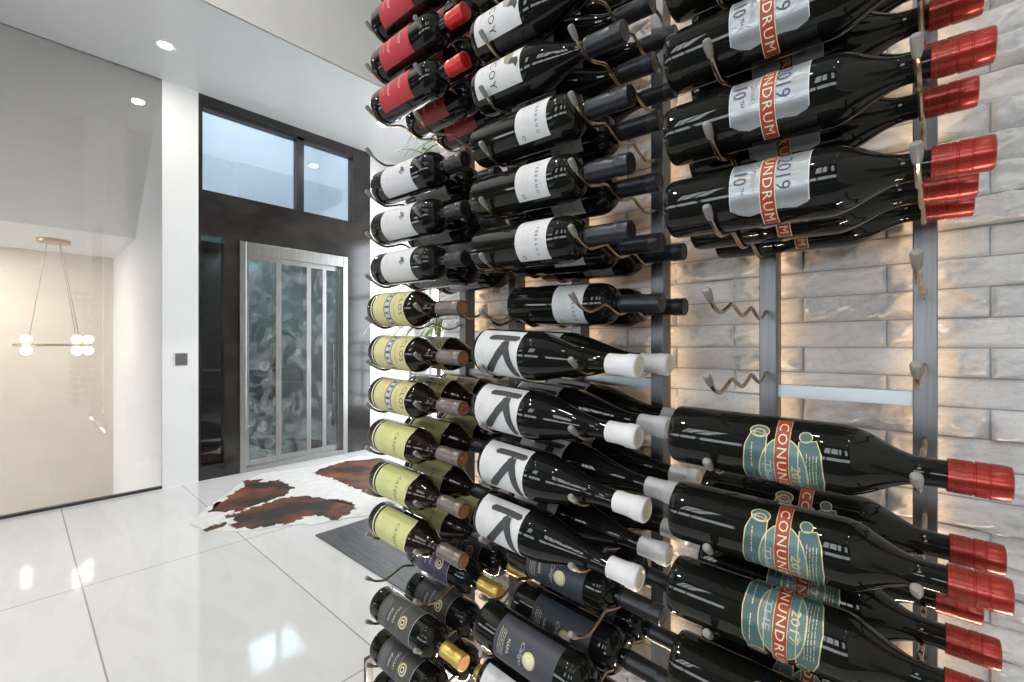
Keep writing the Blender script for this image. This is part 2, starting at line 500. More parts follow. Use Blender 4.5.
# back of the room beyond the stone partition, with a tall window
BY = 3.6
struct(MB().box(EX, BY, -0.1, -4.75, BY + 0.2, SOFFIT_Z).box(-3.0, BY, -0.1, 2.3, BY + 0.2, HIGH_Z).box(-4.75, BY, -0.1, -3.0, BY + 0.2, 0.25)
       .box(-4.75, BY, 2.9, -3.0, BY + 0.2, SOFFIT_Z).build('wall_back', M_WALL))
g = MB()
for x in (-4.75, -3.9, -3.05):
    g.box(x, BY + 0.05, 0.25, x + 0.05, BY + 0.11, 2.9)
for z in (0.25, 1.1, 2.0, 2.85):
    g.box(-4.75, BY + 0.05, z, -3.0, BY + 0.11, z + 0.05)
struct(g.build('window_14', M_WALL))
area_light('daylight_portal', (-3.87, BY + 0.15, 1.57), (-PI / 2, 0, 0), 1.75, 2.65, 1, portal=True)
struct(MB().box(-3.60, BY, SOFFIT_Z, 2.3, BY + 0.2, HIGH_Z).build('wall_back_upper', M_WALL))

# ------------------------------------------------------------------ stone walls (real relief)
rng = np.random.default_rng(3)


def vnoise(x, y, seed):
    r = np.random.default_rng(seed).random((256, 256))
    xi, yi = np.floor(x).astype(int), np.floor(y).astype(int)
    fx, fy = x - xi, y - yi
    fx, fy = fx * fx * (3 - 2 * fx), fy * fy * (3 - 2 * fy)
    g = lambda a, c: r[a % 256, c % 256]
    return (g(xi, yi) * (1 - fx) + g(xi + 1, yi) * fx) * (1 - fy) + (g(xi, yi + 1) * (1 - fx) + g(xi + 1, yi + 1) * fx) * fy


def ridged(x, y, seed, oct=4):
    s, a, t = 0, 1.0, 0
    for k in range(oct):
        s = s + a * (1 - np.abs(2 * vnoise(x, y, seed + k) - 1))
        t += a; a *= 0.55; x = x * 2.05; y = y * 2.05
    return s / t


BH, BL = 0.0422, 0.2175


def stone_height(X, Z):
    row = np.floor(Z / BH).astype(int)
    off = np.where(row % 2 == 0, 0.0, 0.5) * BL
    u = (X + 0.0305 + off) / BL
    col = np.floor(u).astype(int)
    du = (u - col) * BL; dz = Z - row * BH
    e = np.minimum(np.minimum(du, BL - du), np.minimum(dz, BH - dz) )
    edge = np.clip(e / 0.0042, 0, 1) ** 0.6
    h = np.random.default_rng(5).random((512, 512))
    hb = h[row % 512, col % 512]
    hb2 = h[(row * 7 + 3) % 512, (col * 5 + 11) % 512]
    jx, jz = col * 7.31, row * 3.77
    wx = X + 0.02 * vnoise(X * 18 + jx, Z * 18 + jz, 40)
    wz = Z + 0.02 * vnoise(X * 14 + jx, Z * 22 + jz, 41)
    rd = ridged(wx * 16 + jx + wz * 10, wz * 48 + jz - wx * (6 + 14 * hb), 11, 5)
    fb = vnoise(X * 9 + jx, Z * 16 + jz, 60)
    flat = np.clip((fb - 0.42) / 0.12, 0, 1)
    hgt = 0.0045 + 0.034 * np.abs(rd - 0.35) ** 1.1 * (0.25 + 0.75 * flat) + 0.009 * ridged(X * 34 + jx + 3 * vnoise(X * 30, Z * 30, 80), Z * 60 + jz, 71, 3) * (0.3 + 0.7 * flat) + 0.003 * hb2
    # undulating lower/upper lip
    return np.where(edge < 1, edge, 1) * hgt


M_STONE = mat('split_face_stone', (0.62, 0.61, 0.60), 0.75)
N, L, b = nodes(M_STONE)
tc = N.new('ShaderNodeTexCoord'); nz = N.new('ShaderNodeTexNoise'); nz.inputs['Scale'].default_value = 9; nz.inputs['Detail'].default_value = 6
cr = N.new('ShaderNodeValToRGB'); cr.color_ramp.elements[0].position = 0.3; cr.color_ramp.elements[0].color = (0.60, 0.59, 0.58, 1)
cr.color_ramp.elements[1].position = 0.7; cr.color_ramp.elements[1].color = (0.78, 0.77, 0.755, 1)
nb = N.new('ShaderNodeTexNoise'); nb.noise_type = 'RIDGED_MULTIFRACTAL'; nb.inputs['Scale'].default_value = 22; nb.inputs['Detail'].default_value = 6; nb.inputs['Distortion'].default_value = 0.6
bp = N.new('ShaderNodeBump'); bp.inputs['Strength'].default_value = 1.0; bp.inputs['Distance'].default_value = 0.006
L.new(tc.outputs['Object'], nz.inputs['Vector']); L.new(tc.outputs['Object'], nb.inputs['Vector'])
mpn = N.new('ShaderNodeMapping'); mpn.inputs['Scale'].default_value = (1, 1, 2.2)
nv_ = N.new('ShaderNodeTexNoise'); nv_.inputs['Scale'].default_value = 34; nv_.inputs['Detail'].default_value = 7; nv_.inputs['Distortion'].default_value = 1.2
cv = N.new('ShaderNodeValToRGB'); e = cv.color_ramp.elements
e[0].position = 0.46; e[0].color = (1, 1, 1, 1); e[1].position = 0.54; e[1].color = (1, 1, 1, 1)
em = cv.color_ramp.elements.new(0.5); em.color = (0.70, 0.65, 0.58, 1)  # thin dark creases put into the colour for relief contrast
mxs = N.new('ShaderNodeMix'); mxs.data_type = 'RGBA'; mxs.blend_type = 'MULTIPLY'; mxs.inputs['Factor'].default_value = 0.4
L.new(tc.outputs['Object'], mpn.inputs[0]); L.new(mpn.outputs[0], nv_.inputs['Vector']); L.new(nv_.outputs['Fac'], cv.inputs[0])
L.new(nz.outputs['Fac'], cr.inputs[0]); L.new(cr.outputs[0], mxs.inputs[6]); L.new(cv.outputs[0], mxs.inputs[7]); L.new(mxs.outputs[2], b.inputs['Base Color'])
L.new(nb.outputs['Fac'], bp.inputs['Height']); L.new(bp.outputs[0], b.inputs['Normal'])


M_MORTAR = plain('grey_mortar', (0.34, 0.34, 0.34), 0.9, 0.1, 30)


def stone_wall(name, us, zs, xform, base):
    U, Z = np.meshgrid(us, zs)
    h = stone_height(U, Z)
    X, Y, Zz = xform(U, Z, h)
    nv = U.size; nu = len(us); nzz = len(zs)
    co = np.stack([X.ravel(), Y.ravel(), Zz.ravel()], 1)
    i = (np.arange(nzz - 1)[:, None] * nu + np.arange(nu - 1)[None, :]).ravel()
    q = np.stack([i, i + 1, i + nu + 1, i + nu], 1)
    # slab behind the face
    bv = np.array(base)
    co = np.concatenate([co, bv]); o = nv
    slab = [(0, 2, 3, 1), (4, 5, 7, 6), (0, 1, 5, 4), (2, 6, 7, 3), (0, 4, 6, 2), (1, 3, 7, 5)]
    q = np.concatenate([q, np.array(slab) + o])
    me = bpy.data.meshes.new(name)
    me.vertices.add(len(co)); me.vertices.foreach_set('co', co.ravel().astype(np.float32))
    me.loops.add(q.size); me.loops.foreach_set('vertex_index', q.ravel().astype(np.int32))
    me.polygons.add(len(q)); me.polygons.foreach_set('loop_start', (np.arange(len(q)) * 4).astype(np.int32))
    sm = np.ones(len(q), bool); sm[-6:] = False
    me.polygons.foreach_set('use_smooth', sm)
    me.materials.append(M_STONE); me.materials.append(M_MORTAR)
    mi = np.zeros(len(q), np.int32)
    uc = (U.ravel()[q[:-6, 0]] + U.ravel()[q[:-6, 2]]) / 2
    zc = (Z.ravel()[q[:-6, 0]] + Z.ravel()[q[:-6, 2]]) / 2
    rw = np.floor(zc / BH).astype(int)
    dz_ = np.abs(zc - np.round(zc / BH) * BH)
    uu = (uc + 0.0305 + np.where(rw % 2 == 0, 0.0, 0.5) * BL) / BL
    du_ = np.abs(uu - np.round(uu)) * BL
    mi[:-6] = (dz_ < JW * 0.9) | (du_ < JW * 0.9)
    me.polygons.foreach_set('material_index', mi)
    me.update(calc_edges=True); me.validate()
    return struct(link(name, me))


def boxverts(x0, y0, z0, x1, y1, z1):
    return [(x, y, z) for z in (z0, z1) for y in (y0, y1) for x in (x0, x1)]


WX0 = -1.10
JW = 0.0010


def joint_grid(a, b_, period, phase, fine_a, fine_b, nf, nc):
    """Grid lines that fall on both sides of every joint; fine between fine_a and fine_b."""
    out = []
    k = math.floor((a - phase) / period)
    while phase + k * period < b_:
        p0 = phase + k * period
        n = nf if fine_a < p0 < fine_b else nc
        inner = np.linspace(0.0032, period - 0.0032, n)
        out += [p0 - JW, p0 + JW] + list(p0 + inner)
        k += 1
    out = np.array([v for v in out if a <= v <= b_])
    return np.unique(np.concatenate([[a], out, [b_]]))


xs = joint_grid(WX0, 2.2, BL / 2, -0.0305, -1.2, 0.42, 34, 6)
zz = joint_grid(0.0, HIGH_Z, BH, 0.0, 0.2, 2.35, 13, 3)
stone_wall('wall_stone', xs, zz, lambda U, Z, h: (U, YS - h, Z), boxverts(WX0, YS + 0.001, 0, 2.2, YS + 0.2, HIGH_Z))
ys = joint_grid(-4.2, YS, BL / 2, -0.0305, 9, 9, 34, 5)
zz = joint_grid(0.0, HIGH_Z, BH, 0.0, 9, 9, 13, 3)
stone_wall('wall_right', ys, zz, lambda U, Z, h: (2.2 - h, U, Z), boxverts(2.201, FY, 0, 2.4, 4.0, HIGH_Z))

# ------------------------------------------------------------------ racks
SLOT = (0.58, 0.675, 0.770)
PY = 0.82            # front of the posts
POSTS = {'A': (-0.177, 0.0115), 'B': (-0.550, -0.365), 'C': (-0.922, -0.738)}


def zv(r, c='A'):           # height of the wire valleys of a row
    return H + 0.041 - (0.004 if c == 'B' and r < 4 else 0) + (0.0955 * (3 - r) if r < 3 else 0.0985 * (3 - r))


def catmull(P, n=5):
    out = []
    P = [P[0]] + P + [P[-1]]
    for i in range(1, len(P) - 2):
        p0, p1, p2, p3 = [Vector(p) for p in P[i - 1:i + 3]]
        for k in range(n):
            t = k / n
            out.append(0.5 * ((2 * p1) + (p2 - p0) * t + (2 * p0 - 5 * p1 + 4 * p2 - p3) * t * t + (3 * p1 - p0 - 3 * p2 + p3) * t ** 3))
    out.append(Vector(P[-1]))
    return out


wp = [(0, PY + 0.008, 0.012), (0, PY - 0.012, 0.0125), (0, 0.796, 0.006), (0, SLOT[2], 0), (0, 0.745, 0.006), (0, 0.7225, 0.0135), (0, 0.700, 0.006),
      (0, SLOT[1], 0), (0, 0.650, 0.006), (0, 0.6275, 0.0125), (0, 0.604, 0.005), (0, SLOT[0], -0.001), (0, 0.558, 0.004), (0, 0.542, 0.013)]
peg_me = MB().tube(catmull(wp, 4), 0.0027, 8).mesh('peg', M_WIRE)
tp = [Vector((0, 0.5455, 0.0105)), Vector((0, 0.5435, 0.0122)), Vector((0, 0.538, 0.0165)), Vector((0, 0.5315, 0.0215)), Vector((0, 0.5295, 0.0231)), Vector((0, 0.5288, 0.0238))]
tip_me = MB().tube(tp, [0.0030, 0.0039, 0.0047, 0.0050, 0.0040, 0.0015], 12).mesh('rubber_tip', M_TIP)
ROWS = range(-6, 13)
NAMES = {'A': 'nearest column at the right', 'B': 'middle column', 'C': 'left column'}
RACKLAB = {'A': 'steel wall rack with wavy pegs holding the large red-capped bottles at right',
           'B': 'steel wall rack with wavy pegs holding the middle column of bottles',
           'C': 'steel wall rack with wavy pegs holding the left column of bottles'}
for c, (xa, xb) in POSTS.items():
    rk = empty('wine_rack', (xa, PY, 0), RACKLAB[c], 'wine rack', 'peg racks on the stone wall')
    for x in (xa, xb):
        po = MB().box(-0.0125, 0, 0.02, 0.0125, 0.036, 3.1).build('post', M_POSTSTEEL, rk, (x - xa, 0, 0), bevel=0.0012)
        MB().box(-0.009, 0.036, 0.25, 0.009, 0.0385, 2.6).build('led_strip', M_LED, po)
    for z in (0.45, H - 0.0745, 2.1, 2.9):
        MB().box(0.0125, 0.012, z - 0.01, xb - xa - 0.0125, 0.030, z + 0.01).build('crossbar', M_BARSTEEL, rk)
    for r in ROWS:
        for x, dz in ((xa, 0), (xb, 0.018)):
            pg = link('peg', peg_me, rk, (x - xa, -PY, zv(r, c) + dz - (0.003 if dz and c == 'B' else 0)))
            if c == 'A' and dz:
                pg.rotation_euler = (0, 0, -math.radians(1.9)); pg.location.x -= 0.82 * math.sin(math.radians(1.9))
            link('rubber_tip', tip_me, pg)
            
up_l = empty('added_uplight', (-0.45, PY + 0.018, 0.0), 'added unseen warm linear uplight on the floor at the foot of the stone wall', 'light')  # unseen uplight, added to rake the stone from below
MB().box(-1.0, -0.02, 0, 1.0, 0.02, 0.03).box(-1.0, -0.02, 0.03, 1.0, -0.014, 0.055).box(-1.0, -0.014, 0.03, -0.985, 0.014, 0.16).box(0.985, -0.014, 0.03, 1.0, 0.014, 0.16).build('housing', M_BLACKFRAME, up_l, bevel=0.002)
MB().box(-0.98, -0.012, 0.03, 0.98, 0.012, 0.032).build('lens', M_LED, up_l)
area_light('added_uplight_lamp', (-0.45, PY + 0.018, 0.036), (PI, 0, 0), 1.9, 0.02, 150, (1.0, 0.83, 0.64))

# ------------------------------------------------------------------ bottle kinds
FONTCACHE = {}


def text_polys(txt, size, spacing=1.0, shear=0.0):
    key = (txt, size, spacing, shear)
    if key in FONTCACHE:
        return FONTCACHE[key]
    cu = bpy.data.curves.new('t', 'FONT')
    cu.body = txt; cu.size = size; cu.resolution_u = 2; cu.align_x = 'CENTER'; cu.align_y = 'CENTER'; cu.space_character = spacing; cu.shear = shear
    o = bpy.data.objects.new('t', cu); COL.objects.link(o)
    dg = bpy.context.evaluated_depsgraph_get(); dg.update()
    me = bpy.data.meshes.new_from_object(o.evaluated_get(dg))
    vs = [(v.co.x, v.co.y) for v in me.vertices]; fs = [tuple(p.vertices) for p in me.polygons]
    bpy.data.objects.remove(o); bpy.data.meshes.remove(me); bpy.data.curves.remove(cu)
    FONTCACHE[key] = (vs, fs)
    return vs, fs


class Label:
    """Printed paper in (u across, v up the bottle) metres, wrapped on a cylinder."""
    def __init__(s, R):
        s.R = R; s.bm = bmesh.new(); s.mats = []; s.layer = 0

    def mi(s, m):
        if m not in s.mats:
            s.mats.append(m)
        return s.mats.index(m)

    def poly(s, pts, m, lay):
        vs = [s.bm.verts.new((p[0], p[1], lay)) for p in pts]
        f = s.bm.faces.new(vs); f.material_index = s.mi(m)
        return s

    def rect(s, u0, v0, u1, v1, m, lay):
        return s.poly([(u0, v0), (u1, v0), (u1, v1), (u0, v1)], m, lay)

    def ell(s, cu, cv, a, c, m, lay, n=24):
        return s.poly([(cu + a * math.cos(2 * PI * k / n), cv + c * math.sin(2 * PI * k / n)) for k in range(n)], m, lay)

    def line(s, pts, w, m, lay, closed=False):
        n = len(pts)
        P = [Vector((p[0], p[1])) for p in pts]
        L_, R_ = [], []
        for i in range(n):
            a = P[(i - 1) % n] if closed or i > 0 else P[i]
            c = P[(i + 1) % n] if closed or i < n - 1 else P[i]
            t = (c - a)
            t = t.normalized() if t.length > 1e-9 else Vector((1, 0))
            nn = Vector((-t.y, t.x)) * w / 2
            L_.append(P[i] + nn); R_.append(P[i] - nn)
        vl = [s.bm.verts.new((p.x, p.y, lay)) for p in L_]; vr = [s.bm.verts.new((p.x, p.y, lay)) for p in R_]
        for i in range(n if closed else n - 1):
            j = (i + 1) % n
            f = s.bm.faces.new((vl[i], vr[i], vr[j], vl[j])); f.material_index = s.mi(m)
        return s

    def ring(s, cu, cv, a, c, w, m, lay, n=28):
        return s.line([(cu + a * math.cos(2 * PI * k / n), cv + c * math.sin(2 * PI * k / n)) for k in range(n)], w, m, lay, True)

    def text(s, txt, cu, cv, size, m, lay, spacing=1.0, sx=1.0, shear=0.0, vert=False):
        vs, fs = text_polys(txt, size, spacing, shear)
        bv = [s.bm.verts.new((cu + x * sx, cv + y, lay)) for (x, y) in vs]
        k = s.mi(m)
        for f in fs:
            try:
                q = s.bm.faces.new([bv[i] for i in f]); q.material_index = k
            except ValueError:
                pass
        return s

    def lines(s, u0, u1, v0, v1, n, m, lay, w=0.0006, seed=1):
        rr = random.Random(seed)
        for i in range(n):
            v = v0 + (v1 - v0) * i / max(1, n - 1)
            u = u0 + rr.random() * 0.004
            while u < u1:
                l = 0.002 + rr.random() * 0.005
                s.rect(u, v - w / 2, min(u1, u + l), v + w / 2, m, lay)
                u += l + 0.0012
        return s

    def mesh(s, name):
        bm = s.bm
        bmesh.ops.triangulate(bm, faces=bm.faces[:])
        us = [v.co.x for v in bm.verts]
        u = math.floor(min(us) / 0.003) * 0.003
        while u < max(us):
            bmesh.ops.bisect_plane(bm, geom=bm.verts[:] + bm.edges[:] + bm.faces[:], plane_co=(u, 0, 0), plane_no=(1, 0, 0), dist=1e-7)
            u += 0.003
        for v in bm.verts:
            R = s.R + 0.00015 + 0.00016 * v.co.z
            a = v.co.x / s.R
            v.co = (v.co.y, -R * math.cos(a), -R * math.sin(a))
        bmesh.ops.recalc_face_normals(bm, faces=bm.faces[:])
        for f in bm.faces:
            f.smooth = False
            c = f.calc_center_median()
            if f.normal.dot(Vector((0, c.y, c.z))) < 0:
                f.normal_flip()
        me = bpy.data.meshes.new(name)
        bm.to_mesh(me); bm.free()
        for m in s.mats:
            me.materials.append(m)
        return me


def body_profile(r, L, xs, xn, rn, style):
    p = [(0.018, 0.0005), (0.016, r * 0.35), (0.006, r * 0.68), (0.0008, r * 0.80), (0.0, r * 0.88), (0.0016, r * 0.955), (0.005, r * 0.99), (0.009, r)]
    p += [(0.03, r), (xs * 0.5, r), (xs * 0.9, r), (xs, r)]
    n = 12
    for k in range(1, n + 1):
        t = k / n
        if style == 'dome':
            f = (max(0.0, 1 - t ** 2.3)) ** 0.55
            f = f * (1 - 0.0) 
            rr = rn + (r - rn) * f
            if k == n: rr = rn * 1.0
            p.append((xs + (xn - xs) * (1 - (1 - t) ** 1.0), rr))
        elif style == 'slope':
            f = 1 - (t * t * (3 - 2 * t)) * 0.55 - 0.45 * t ** 1.2
            p.append((xs + (xn - xs) * t, rn + (r - rn) * max(f, 0)))
        else:
            f = 1 - t * t * (3 - 2 * t)
            p.append((xs + (xn - xs) * t, rn + (r - rn) * f))
    p += [(xn + 0.012, rn * 0.98), (L - 0.006, rn * 0.96), (L - 0.004, rn * 0.8), (L - 0.004, 0.0005)]
    return p


def cap_profile(style, x0, L, r):
    if style == 'screw':
        w = L - x0
        p = [(x0, r * 0.96), (x0 + 0.0005, r * 1.0), (x0 + w * 0.40, r * 1.0), (x0 + w * 0.41, r * 0.955), (x0 + w * 0.44, r * 0.955), (x0 + w * 0.45, r * 1.02),
             (x0 + w * 0.63, r * 1.02), (x0 + w * 0.64, r * 0.99), (x0 + w * 0.66, r * 0.99), (x0 + w * 0.67, r * 1.02), (L - 0.0035, r * 1.02), (L - 0.0025, r * 1.0), (L - 0.0008, r * 0.985), (L, r * 0.9), (L, 0.0005)]
        mis = [0] * (len(p) - 1)
        return p, mis
    if style == 'wax':
        p = [(x0, r * 0.93), (x0 + 0.001, r * 1.0), (x0 + 0.022, r * 1.0), (x0 + 0.023, r * 1.03), (x0 + 0.030, r * 1.03), (x0 + 0.031, r * 1.12), (L - 0.003, r * 1.12), (L - 0.001, r * 1.05), (L, r * 0.95), (L, r * 0.75), (L - 0.001, r * 0.7), (L - 0.001, 0.0005)]
        return p, [0] * (len(p) - 3) + [0, 1]
    p = [(x0, r * 0.97), (x0 + 0.0005, r), (x0 + 0.004, r), (x0 + 0.0045, r * 1.02), (x0 + 0.006, r * 1.02), (x0 + 0.0065, r), (L - 0.019, r * 1.0), (L - 0.0185, r * 1.045), (L - 0.016, r * 1.045), (L - 0.0155, r * 1.02), (L - 0.0012, r * 1.02),
         (L, r * 0.93), (L, r * 0.78), (L - 0.0006, r * 0.74), (L - 0.0006, r * 0.40), (L, r * 0.36), (L, 0.0005)]
    mis = [0] * 12 + [1] * 2 + [0] + [1]
    return p, mis


def mk_A_teal(R):
    l = Label(R)
    # lower banner, oval, upper banner
    lo = [(-0.046, 0.086), (-0.030, 0.080), (0, 0.078), (0.030, 0.080), (0.046, 0.086), (0.044, 0.102), (-0.044, 0.102)]
    l.poly(lo, P_TEAL, 0); l.line(lo, 0.0012, P_GOLD, 3, True)
    hi = [(-0.040, 0.134), (0.040, 0.134), (0.043, 0.150), (0.030, 0.155), (0, 0.158), (-0.030, 0.155), (-0.043, 0.150)]
    l.poly(hi, P_TEAL, 0); l.line(hi, 0.0012, P_GOLD, 3, True)
    for sg in (-1, 1):
        l.ell(sg * 0.047, 0.094, 0.007, 0.010, P_TEAL, 1); l.ring(sg * 0.047, 0.094, 0.007, 0.010, 0.0011, P_GOLD, 3)
        l.ring(sg * 0.045, 0.094, 0.004, 0.006, 0.0009, P_GOLD, 3)
        l.ell(sg * 0.046, 0.140, 0.006, 0.006, P_TEAL, 1); l.ring(sg * 0.046, 0.140, 0.006, 0.006, 0.0010, P_GOLD, 3)
    l.ell(0, 0.119, 0.042, 0.024, P_TEALLIGHT, 2, 40); l.ring(0, 0.119, 0.042, 0.024, 0.0013, P_GOLD, 4, 40)
    l.text('THE', 0, 0.1035, 0.011, P_GREY, 4, sx=1.6)
    l.text('2017', 0.002, 0.1315, 0.013, P_GOLD, 4, sx=1.3)
    l.ring(0.012, 0.1315, 0.006, 0.0065, 0.0005, P_GOLD, 4)
    l.ring(-0.01, 0.105, 0.006, 0.006, 0.0004, P_GREY, 4)
    l.lines(-0.030, 0.030, 0.142, 0.151, 4, P_GOLD, 4, 0.0007, 3)
    l.lines(-0.034, -0.004, 0.0875, 0.0875, 1, P_GOLD, 4, 0.0011, 4)
    l.lines(0.002, 0.034, 0.0875, 0.0875, 1, P_GOLD, 4, 0.0011, 5)
    l.rect(-0.066, 0.1105, 0.066, 0.1255, P_GOLD, 5)
    l.rect(-0.0655, 0.1112, 0.0655, 0.1248, P_ORANGE, 6)
    l.text('CONUNDRUM', 0, 0.1178, 0.0135, P_CREAM, 7, 1.18, 1.22)
    for v in l.bm.verts:
        v.co.y = 0.088 + (v.co.y - 0.078) * 0.94
    return l.mesh('label')


def mk_A_silver(R):
    l = Label(R)
    l.rect(-0.040, 0.080, 0.040, 0.156, P_SILVER, 0)
    l.poly([(0.040, 0.080), (0.046, 0.088), (0.050, 0.098), (0.047, 0.112), (0.045, 0.130), (0.047, 0.144), (0.043, 0.154), (0.040, 0.156)], P_SILVER, 0)
    l.poly([(-0.040, 0.156), (-0.043, 0.154), (-0.047, 0.144), (-0.045, 0.130), (-0.047, 0.112), (-0.050, 0.098), (-0.046, 0.088), (-0.040, 0.080)], P_SILVER, 0)
    l.line([(-0.040, 0.156), (0.040, 0.156)], 0.0010, P_WHITE, 2)
    l.line([(-0.040, 0.080), (0.040, 0.080)], 0.0010, P_WHITE, 2)
    l.text('10', 0.004, 0.0895, 0.020, P_NAVY, 3, sx=0.95); l.text('TH', 0.0195, 0.093, 0.006, P_NAVY, 3)
    l.text('ANNIVERSARY', 0, 0.1035, 0.0070, P_GREY, 3, 1.05)
    l.text('2019', 0.006, 0.1325, 0.020, P_NAVY, 3, 1.0, 1.0)
    l.lines(-0.030, 0.026, 0.1415, 0.1525, 5, P_GREY, 3, 0.0006, 9)
    for sg in (-1, 1):
        l.ring(sg * 0.034, 0.094, 0.009, 0.010, 0.0007, P_GREY, 2)
        l.line([(sg * 0.022, 0.084), (sg * 0.03, 0.100), (sg * 0.044, 0.104)], 0.0007, P_GREY, 2)
        l.line([(sg * 0.024, 0.150), (sg * 0.032, 0.134), (sg * 0.046, 0.130)], 0.0007, P_GREY, 2)
    l.rect(-0.067, 0.1102, 0.067, 0.1258, P_CREAM, 5)
    l.rect(-0.0662, 0.1111, 0.0662, 0.1249, P_ORANGE, 6)
    l.text('CONUNDRUM', 0, 0.1178, 0.0135, P_CREAM, 7, 1.18, 1.22)
    return l.mesh('label')


def mk_K(R):
    l = Label(R)
    l.rect(-0.050, 0.010, 0.050, 0.108, P_WHITE, 0)
    st = [(-0.036, 0.042), (-0.030, 0.036), (-0.025, 0.040), (-0.026, 0.070), (-0.025, 0.100), (-0.030, 0.106), (-0.036, 0.102), (-0.037, 0.070)]
    l.poly(st, P_CHAR, 2)
    l.poly([(-0.028, 0.078), (-0.020, 0.069), (0.000, 0.078), (0.022, 0.087), (0.040, 0.094), (0.042, 0.101), (0.034, 0.105), (0.012, 0.098), (-0.010, 0.090)], P_CHAR, 3)
    l.poly([(-0.026, 0.086), (-0.014, 0.088), (0.006, 0.070), (0.030, 0.050), (0.038, 0.040), (0.036, 0.032), (0.028, 0.033), (0.004, 0.055), (-0.018, 0.070)], P_CHAR, 4)
    l.lines(-0.010, 0.010, 0.020, 0.030, 4, P_GREY, 2, 0.0006, 12)
    return l.mesh('label')


def mk_duck(R):
    l = Label(R)
    l.rect(-0.050, 0.014, 0.050, 0.118, P_WHITE, 0)
    l.text('DECOY', 0.006, 0.056, 0.021, P_BLACK, 2, 1.2, 0.95)
    l.lines(-0.014, 0.016, 0.030, 0.033, 2, P_GREY, 2, 0.0008, 2)
    l.poly([(1.25 * a + 0.004, 0.078 + 1.3 * (b - 0.061)) for a, b in ((-0.022, 0.064), (-0.006, 0.061), (0.006, 0.065), (0.010, 0.073), (0.004, 0.079), (-0.010, 0.076), (-0.022, 0.071), (-0.028, 0.069))], P_OLIVE, 2)
    l.poly([(1.25 * a + 0.004, 0.078 + 1.3 * (b - 0.061)) for a, b in ((0.002, 0.076), (0.010, 0.073), (0.012, 0.082), (0.018, 0.086), (0.012, 0.090), (0.005, 0.088))], P_CHAR, 3)
    return l.mesh('label')


def mk_terr(R):
    l = Label(R)
    l.rect(-0.042, 0.112, 0.042, 0.176, P_WHITE, 0)
    l.text('TERRANO', 0.009, 0.156, 0.0085, P_CHAR, 2, 1.7, 0.85)
    l.lines(-0.016, 0.014, 0.128, 0.140, 4, P_GREY, 2, 0.0005, 21)
    l.ring(0.034, 0.126, 0.0035, 0.0035, 0.0008, P_CHAR, 2)
    l.line([(0.031, 0.125), (0.037, 0.128)], 0.0008, P_CHAR, 2)
    return l.mesh('label')


def mk_slate(R):
    l = Label(R)
    l.rect(-0.050, 0.052, 0.050, 0.176, P_SLATE, 0)
    l.ell(-0.002, 0.128, 0.0125, 0.0125, P_GOLD, 2); l.ell(-0.002, 0.128, 0.009, 0.009, P_CREAM, 3); l.ring(-0.002, 0.128, 0.006, 0.006, 0.0015, P_GOLD, 4)
    l.text('Caligo', -0.006, 0.111, 0.010, P_GREY, 2, 1.0, 1.4, 0.4)
    l.text('NAPA', -0.004, 0.083, 0.008, P_CREAM, 2, 1.1)
    l.lines(-0.026, 0.016, 0.062, 0.073, 4, P_CREAM, 2, 0.0008, 31)
    return l.mesh('label')


def mk_script(R):
    l = Label(R)
    l.rect(-0.050, 0.012, 0.050, 0.098, P_WHITE, 0)
    l.text('Emoli', -0.004, 0.066, 0.024, P_BLACK, 2, 1.0, 1.1, 0.5)
    l.lines(-0.03, 0.03, 0.020, 0.040, 5, P_GREY, 2, 0.0006, 32)
    return l.mesh('label')


def mk_red(R):
    l = Label(R)
    l.rect(-0.050, 0.040, 0.050, 0.150, P_REDL, 0)
    l.text('Merlot', 0.0, 0.118, 0.013, P_PINK, 2, 1.0, 1.1, 0.4)
    l.text('Rosso', 0.0, 0.078, 0.016, P_PINK, 2, 1.0, 1.1, 0.5)
    l.lines(-0.02, 0.02, 0.058, 0.058, 1, P_PINK, 2, 0.0008, 8)
    return l.mesh('label')


def mk_glyph(R):
    l = Label(R)
    l.rect(-0.050, 0.048, 0.050, 0.158, P_WHITE, 0)
    for (a, c, d, e) in ((-0.006, 0.122, 0.004, 0.136), (0.004, 0.120, -0.004, 0.134), (-0.008, 0.129, 0.008, 0.127), (0.0, 0.118, 0.010, 0.126), (-0.002, 0.138, 0.009, 0.132), (0.004, 0.138, -0.008, 0.122)):
        l.line([(a, c), (d, e)], 0.0014, P_CHAR, 2)
    l.text('RS', 0.0, 0.128, 0.012, P_CHAR, 2)
    l.lines(-0.012, 0.012, 0.070, 0.078, 3, P_GREY, 2, 0.0006, 14)
    return l.mesh('label')


def mk_straw(R):
    l = Label(R)
    l.rect(-0.052, 0.020, 0.052, 0.024, P_CREAM, 0)
    l.rect(-0.052, 0.030, 0.052, 0.074, P_YEL, 0); l.line([(-0.052, 0.030), (0.052, 0.030)], 0.0012, P_CREAM, 1)
    l.rect(-0.052, 0.076, 0.052, 0.096, P_GREY, 0)
    rr = random.Random(4)
    for k in range(16):
        u = -0.05 + 0.1 * k / 15
        l.rect(u, 0.078 + rr.random() * 0.004, u + 0.004, 0.088 + rr.random() * 0.007, P_CHAR if k % 2 else P_WHITE, 2)
    l.poly([(-0.052, 0.098), (0.052, 0.098), (0.052, 0.148), (0.03, 0.150), (0.0, 0.147), (-0.03, 0.151), (-0.052, 0.148)], P_YEL, 0)
    l.line([(-0.052, 0.148), (-0.03, 0.151), (0.0, 0.147), (0.03, 0.150), (0.052, 0.148)], 0.0016, P_CREAM, 2)
    l.text('CLOS', -0.008, 0.136, 0.020, P_BLACK, 2, 1.1, 0.95)
    l.text('ARGENTINA', 0, 0.113, 0.008, P_OLIVE, 2, 1.1)
    return l.mesh('label')


